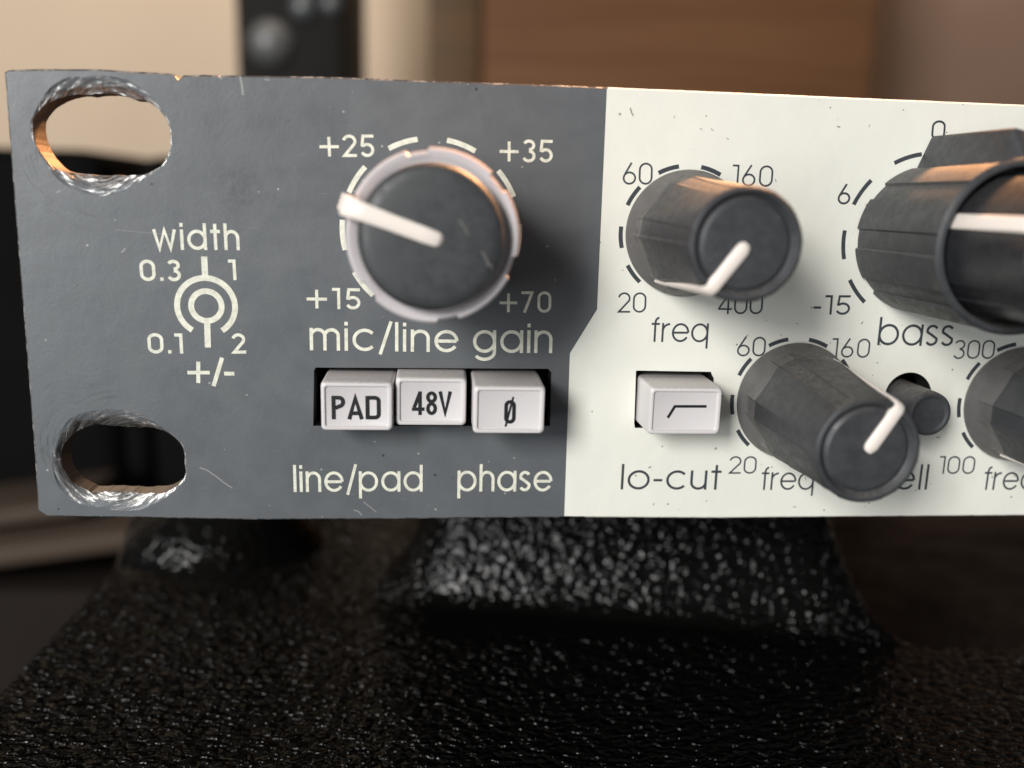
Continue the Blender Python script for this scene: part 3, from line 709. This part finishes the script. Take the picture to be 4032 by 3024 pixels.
# ------------------------------------------------------------------ scratches and nicks on the faceplate (joined: nobody could count them)
def scratches():
    st = []
    def sp(pts, w, oy=0, ox=0, s=1): st.append(([at(ox+x*s, oy+y*s) for x, y in pts], w/39))
    sp([(1740,755),(1800,775),(1880,830),(1950,885),(2025,935)], 5, 1500, 0, .4521)
    sp([(480,140),(488,133)], 9, 840, 0, 1) if False else None
    sp([(478,994),(486,988),(494,978)], 7)
    sp([(221,760),(240,748)], 5); 
    sp([(555,1470),(600,1500)], 3, 1200, 1100, .5425) if False else None
    sp([(610,1430),(650,1460),(705,1505)], 4, 1200, 1100, .5425); sp([(540,1490),(575,1500),(600,1530)], 5, 1200, 1100, .5425)
    sp([(455,905),(600,918),(690,925)], 1.5)
    sp([(945,300),(952,330),(955,352),(957,375)], 9); sp([(1040,312),(1062,316)], 5); sp([(868,300),(872,312)], 9)
    for i in range(26):
        x, y = random.uniform(250, 2200), random.choice((random.uniform(320, 520), random.uniform(760, 1350), random.uniform(1750, 2000)))
        if x < 800 and (y < 800 or y > 1560): continue
        a = random.uniform(0, pi); l = random.uniform(3, 12); st.append(([at(x, y), at(x+l*cos(a), y+l*sin(a))], random.uniform(1.5, 3)/39))
    o = draw('scratches', st, M('paint_scratch', (.25, .25, .25), .5).m, 0, panel, 'fine pale scratches and nicks in the grey paint', thick=.006); o['kind'] = 'stuff'
    st.clear()
    for i in range(46):
        x, y = random.uniform(2420, 4000), random.choice((random.uniform(400, 620), random.uniform(1250, 1450), random.uniform(1740, 2010), random.uniform(600, 1900)))
        if at(x, y)[1] > 20: continue
        a = random.uniform(0, pi); l = random.uniform(3, 14); q = random.uniform(-4, 4)
        st.append(([at(x, y), at(x+l*.5*cos(a)+q*.3, y+l*.5*sin(a)), at(x+l*cos(a), y+l*sin(a))], random.uniform(1.5, 4)/38))
    sp([(2480,425),(2486,445),(2492,455)], 3)
    o = draw('dirt_marks', st, M('dirt_mark', (.16, .14, .11), .6).m, 0, panel, 'small dark dirt marks and fibres on the cream paint', thick=.006); o['kind'] = 'stuff'
scratches()

# ------------------------------------------------------------------ black leather underneath
def sstep(a, b, x): t = min(1, max(0, (x-a)/(b-a))); return t*t*(3-2*t)
def segd(x, y, ax, ay, bx, by):
    t = max(0, min(1, ((x-ax)*(bx-ax)+(y-ay)*(by-ay))/((bx-ax)**2+(by-ay)**2)))
    return math.hypot(x-ax-t*(bx-ax), y-ay-t*(by-ay))
def seat():
    Z0 = -47.5
    nx, ny = 300, 230; x0, x1, y0, y1 = -70, 210, -95, 150
    V = []
    for j in range(ny+1):
        y = y0+(y1-y0)*j/ny
        for i in range(nx+1):
            x = x0+(x1-x0)*i/nx
            z = Z0 + .5*fbm(x*.02, y*.02, 2)
            # bolster that rises behind the unit and carries it
            xl, xr = 31+.28*max(0, y-20), 100-.1*max(0, y-20)
            lobe = sstep(xl-6, xl+9, x)*(1-sstep(xr-8, xr+8, x))
            t_ = (y+.20*(x-92)-21.5)/12.5; t_ = min(1, max(0, t_)); z += 28.3*lobe*(.7*t_+.3*t_*t_*(3-2*t_))
            # low ridge farther back at the left end
            d = ((x-3)/17)**2+((y-57)/13)**2
            z += 9.5*max(0, 1-d)**.7
            z -= 34*sstep(-1, 9, x-(101+.0*x) + .62*(y-26) if y > 17 else -9)*sstep(17, 25, y)     # right of the bolster the leather drops away
            z -= 70*(1-sstep(-24, -11, x))                             # left edge rolls down
            z -= 30*(1-sstep(-95, -75, y))
            V.append((x, y, z))
    F = [(j*(nx+1)+i, j*(nx+1)+i+1, (j+1)*(nx+1)+i+1, (j+1)*(nx+1)+i) for j in range(ny) for i in range(nx)]
    o = mesh('leather_seat', V, F, ML, None, smooth=True, loc=(40, 20, -110))
    tag(o, 'black grained leather cushion under the rack unit, glinting in window light', 'cushion')
    return o
seat()

def lower_cushion():
    V = []; nx, ny = 90, 90; x0, x1, y0, y1 = 78, 300, 24, 260
    for j in range(ny+1):
        y = y0+(y1-y0)*j/ny
        for i in range(nx+1):
            x = x0+(x1-x0)*i/nx; e = min(x-x0, x1-x, y-y0, y1-y)
            V.append((x, y, -84+1.0*fbm(x*.03, y*.03, 6)+.04*(y-24)-25*(1-sstep(0, 12, e))))
    F = [(j*(nx+1)+i, j*(nx+1)+i+1, (j+1)*(nx+1)+i+1, (j+1)*(nx+1)+i) for j in range(ny) for i in range(nx)]
    o = mesh('leather_seat', V, F, ML, None, smooth=True, loc=(180, 140, -110))
    tag(o, 'lower black leather cushion in shadow behind the right end of the front cushion', 'cushion')
lower_cushion()

# ------------------------------------------------------------------ the room behind, far out of focus
FLOOR = -560
def px_box(name, px0, px1, Y0, depth, ztop, zbot, mat, r=4, parent=None):
    xa, xb = at(px0, 250, Y0)[0], at(px1, 250, Y0)[0]
    return rbox(name, xa, xb, Y0, Y0+depth, zbot, ztop, r, mat, parent)
MWALL = simple('beige_wall_paint', (.68, .54, .40), .8, .05, .004)
wl = rbox('wall', -1600, 1700, 900, 960, FLOOR, 1500, 0, MWALL); tag(wl, kind='structure')
fl = rbox('floor', -1600, 1700, -900, 900, FLOOR-20, FLOOR-.5, 0, wood('floor_boards', (.06, .038, .024), (.10, .062, .038))); tag(fl, kind='structure')
# tall black loudspeaker
sp = empty('loudspeaker', (at(1145, 250, 520)[0], 520, FLOOR))
MS = simple('black_cabinet_vinyl', (.012, .011, .010), .7, spec=.12)
px_box('cabinet', 930, 1360, 520, 160, 420, FLOOR, MS, 5, sp)
cxs, czs = at(1060, 165, 514)
def cone(cx, cz, r, y, name, mat):
    return lathe_fn(name, cx, cz, [(-y, r)] + [(-y+r*.7*sin(rad(a)), r*cos(rad(a))) for a in range(10, 90, 10)], 48, mat, sp, auto=60)
cone(cxs, czs, 15, 521, 'driver', simple('grey_cone', (.10, .10, .10), .35)); c2 = at(1190, 20, 514); cone(c2[0], c2[1], 9, 521, 'tweeter', simple('grey_dome', (.07, .075, .08), .3)); c3 = at(1300, 10, 514); cone(c3[0], c3[1], 7, 521, 'tweeter', bpy.data.materials['grey_dome'])
tag(sp, 'tall black loudspeaker standing out of focus against the beige wall', 'loudspeaker')
# wooden cabinet
wc = empty('wooden_cabinet', (at(2570, 250, 420)[0], 420, FLOOR))
MWD = wood('brown_wood', (.155, .073, .034), (.118, .054, .025), .6)
px_box('side_panel', 1900, 3450, 420, 18, 460, FLOOR, MWD, 5, wc)
px_box('corner_post', 1690, 1896, 424, 18, 460, FLOOR, wood('golden_wood', (.115, .066, .034), (.080, .054, .030), .55), 4, wc)
tag(wc, 'brown wooden cabinet standing out of focus behind the rack unit', 'cabinet')
# brown partition on the right
pr = px_box('side_wall', 3500, 4700, 600, 40, 900, FLOOR, simple('mauve_brown_paint', (.20, .125, .085), .8, .06, .01), 0); tag(pr, kind='structure')
# dark gear on the left
def gear():
    e = empty('equipment_case', (-90, 300, FLOOR)); m = simple('black_case', (.004, .004, .004), .8, spec=.05)
    xl = at(-900, 600, 260)[0]; 
    z1 = at(300, 585, 260)[1]; z2 = at(600, 660, 260)[1]
    rbox('body', xl, at(400, 600, 260)[0], 260, 420, FLOOR, z1, 10, m, e)
    rbox('lid', at(520, 600, 262)[0], at(900, 600, 262)[0], 262, 420, FLOOR, at(700, 615, 262)[1], 8, m, e)
    rbox('bridge', at(395, 600, 266)[0], at(525, 600, 266)[0], 266, 420, FLOOR, at(460, 690, 266)[1], 5, m, e)
    tag(e, 'black equipment case out of focus behind the left end of the unit', 'equipment case')
gear()
def shelf():
    e = empty('wooden_bench', (-70, 200, FLOOR)); m = wood('pale_brown_wood', (.085, .062, .047), (.066, .048, .036), .6)
    for (a, b, c, d, Y) in ((-900, 330, 2050, 2120, 215), (-500, 600, 2150, 2235, 205), (-900, 60, 2200, 2290, 210)):
        x0, z0 = at(a, d, Y); x1, z1 = at(b, c, Y)
        o = rbox('board', x0, x1, Y, Y+40, min(z0, z1), max(z0, z1), 2, m, e); o.rotation_euler.y = -rad(8)
    rbox('frame', at(-500, 2000, 216)[0], at(600, 2000, 216)[0], 216, 250, FLOOR, at(300, 2330, 216)[1], 3, simple('dark_frame', (.016, .012, .010), .8, spec=.1), e)
    tag(e, 'brown slatted wooden bench out of focus at lower left', 'bench')
shelf()
